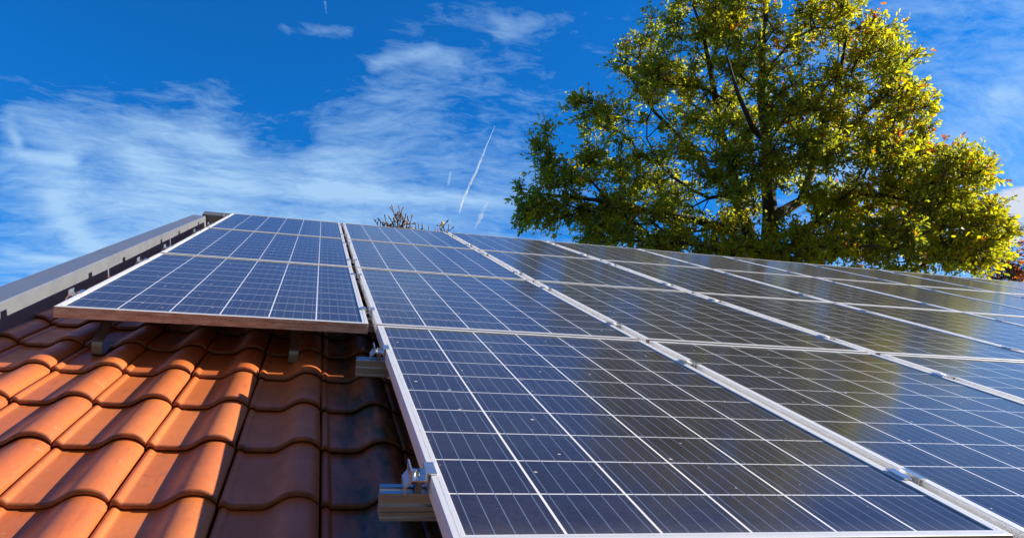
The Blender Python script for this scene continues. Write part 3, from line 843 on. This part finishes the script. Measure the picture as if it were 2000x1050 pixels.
# --- magnolia twig tips with buds behind the ridge
DMg = 13.0
g3 = np.random.default_rng(11)
mb0 = at(800, 500, DMg); mb0[2] = 0
mag = thing('magnolia_tree', 'budded magnolia branch tips poking up behind the ridge left of centre', 'tree', tuple(mb0))
def mp(x, y, d=0.0): return at(x, y, DMg + d)
stem = [mb0 + np.array([0, 0, z]) for z in (0, 1.5, 3.0, 4.2, 5.2)]
mpaths = [(stem + [mp(790, 560), mp(784, 500), mp(779, 462), mp(777, 440), mp(776, 426)], [.075, .07, .06, .055, .05, .04, .028, .016, .011, .008])]
mpaths.append(([stem[-1], mp(830, 540), mp(842, 495), mp(832, 458), mp(815, 449)], [.03, .025, .018, .012, .008]))
mpaths.append(([mp(842, 495), mp(862, 470), mp(868, 455), mp(867, 442)], [.016, .012, .009, .007]))
mpaths.append(([mp(784, 500), mp(764, 462), mp(752, 446), mp(746, 438)], [.018, .013, .010, .007]))
shoots = [((777, 428), (779, 405)), ((776, 424), (767, 407)), ((777, 430), (784, 413)), ((762, 450), (752, 424)), ((754, 450), (742, 431)), ((750, 446), (734, 433)), ((768, 452), (762, 427)), ((770, 446), (769, 430)),
          ((778, 440), (776, 417)), ((780, 440), (785, 421)), ((784, 450), (792, 422)), ((788, 452), (796, 427)), ((792, 455), (804, 425)), ((790, 448), (799, 432)), ((782, 445), (787, 428)), ((774, 448), (771, 434)),
          ((766, 448), (757, 437)), ((783, 452), (790, 434)), ((776, 450), (781, 433)), ((764, 452), (766, 437)), ((758, 452), (748, 439)), ((786, 456), (796, 438)), ((818, 458), (811, 437)), ((819, 458), (818, 444)),
          ((822, 460), (825, 444)), ((836, 466), (837, 446)), ((848, 474), (850, 450)), ((854, 472), (856, 451)), ((860, 470), (861, 449)), ((868, 456), (864, 438)), ((868, 454), (872, 434)), ((870, 462), (876, 443)), ((777, 432), (773, 421)), ((779, 436), (783, 424))]
ends = []
for (x0, y0), (x1, y1) in shoots:
    d0, d1 = g3.normal() * .05, g3.normal() * .14
    a0, a1 = mp(x0, y0 + 6, d0), mp(x1, y1, d1)
    mid = (a0 + a1) / 2 + np.array([g3.normal() * .035, 0, -.012 + g3.normal() * .02])
    mpaths.append(([mp(x0 * .5 + 390, y0 + 22, d0), a0, mid, a1], [.012, .010, .0085, .0065])) if x0 < 800 else mpaths.append(([a0, mid, a1], [.010, .0085, .0065]))
    ends.append((a1, a1 - mid))
    for t_ in (0.35, 0.7):                    # side buds along the shoot
        pb = a0 + (a1 - a0) * t_ + (mid - (a0 + a1) / 2)
        dd = (a1 - a0) / np.linalg.norm(a1 - a0) + g3.normal(size=3) * 1.3
        e_ = pb + dd / np.linalg.norm(dd) * g3.uniform(.02, .10)
        mpaths.append(([pb, e_], [.006, .005])); ends.append((e_, dd))
vs, fs = tubes(mpaths, 6)
mesh_obj('trunk', [Vector(v) - Vector(mb0) for v in vs], fs, M_TWIG, mag, True)
for p, d in ends[:100]:
    d = d / (np.linalg.norm(d) + 1e-9)
    L = g3.uniform(0.05, 0.085); k_ = g3.uniform(.75, 1.15)
    q = Vector(d).to_track_quat('Z', 'Y'); c = Vector(p) - Vector(mb0)
    rings = [(0.0, .006), (.25, .0125), (.55, .0130), (.82, .0075), (1.0, .0010)]
    vsb = []; fsb = []
    for t_, r_ in rings:
        for j in range(7): vsb.append(c + q @ Vector((math.cos(j*2*math.pi/7)*r_*k_, math.sin(j*2*math.pi/7)*r_*k_, t_*L)))
    for a in range(4):
        for j in range(7): fsb.append((a*7+j, a*7+(j+1) % 7, (a+1)*7+(j+1) % 7, (a+1)*7+j))
    mesh_obj('bud', vsb, fsb, M_BUD, mag, True)
ell = np.array([(0, 0), (.2, .13), (.5, .19), (.8, .11), (1, 0), (.8, -.11), (.5, -.19), (.2, -.13)])
lp = np.array([at(867, 438, DMg), at(866, 440, DMg), at(770, 437, DMg), at(788, 432, DMg), at(760, 441, DMg)]) - mb0
ld = np.array([(-.2, 0, 1), (-1, 0, .15), (.6, .2, .4), (.4, -.2, .7), (-.6, 0, .5)], float)
leaves_mesh('crown', lp, ld, np.array([.065, .085, .05, .05, .05]), np.array([.9, .2, .5, .8, .3]), M_YEL, mag, ell, g3)

# ------------------------------------------------------------------ contrails, long ribbons of ice cloud high above
def mat_trail(name, lo, hi):
    m, t, b, o = new_mat(name)
    gpos = t.n('ShaderNodeNewGeometry').outputs['Position']
    a = t.noise(gpos, 0.02, 5, 0.65)
    b.inputs['Base Color'].default_value = (0.9, 0.9, 0.9, 1); b.inputs['Roughness'].default_value = 1
    tl = t.n('ShaderNodeBsdfTranslucent'); tl.inputs[0].default_value = (0.95, 0.95, 0.95, 1)
    m1 = t.n('ShaderNodeMixShader'); m1.inputs[0].default_value = 0.5
    t.link(b.outputs[0], m1.inputs[1]); t.link(tl.outputs[0], m1.inputs[2])
    tr = t.n('ShaderNodeBsdfTransparent'); mx = t.n('ShaderNodeMixShader')
    t.link(t.range(a, 0.32, 0.62, lo, hi), mx.inputs[0])
    t.link(tr.outputs[0], mx.inputs[1]); t.link(m1.outputs[0], mx.inputs[2]); t.link(mx.outputs[0], o.inputs[0])
    return m
def contrail(pts, width, label, mat):
    g_ = np.random.default_rng(len(label))
    P_, R_ = [], []
    for i in range(len(pts) - 1):
        for q in range(8):
            t = q / 8; x = pts[i][0] + (pts[i+1][0] - pts[i][0]) * t + g_.normal() * 0.25; y = pts[i][1] + (pts[i+1][1] - pts[i][1]) * t
            P_.append(at(x, y, 3000 - 60 * (i + t))); k = (i + t) / (len(pts) - 1)
            R_.append(width * max(0.06, math.sin(math.pi * min(1.0, k + 0.015)) ** 0.7 * (0.45 + 0.75 * k)) * g_.uniform(0.7, 1.25))
    c = P_[len(P_) // 2]
    vs, fs = tubes([(P_, [r * k_ for r in R_]) for k_ in (1.35, 1.0, 0.7, 0.4)], 8)
    o = mesh_obj('contrail', [Vector(v) - Vector(c) for v in vs], fs, mat, None, True)
    o.location = c
    return tag(o, label, 'contrail', 'contrails in the sky')
contrail([(967, 245), (948, 290), (930, 335), (912, 372), (902, 396), (896, 420)], 4.2, 'bright white contrail streak slanting down the sky left of the oak', mat_trail('ice_cloud', 0.02, 0.26))
contrail([(958, 385), (946, 405), (938, 425), (925, 450)], 7.5, 'short faint contrail low in the sky just right of the bright one', mat_trail('thin_ice_cloud', 0.0, 0.085))
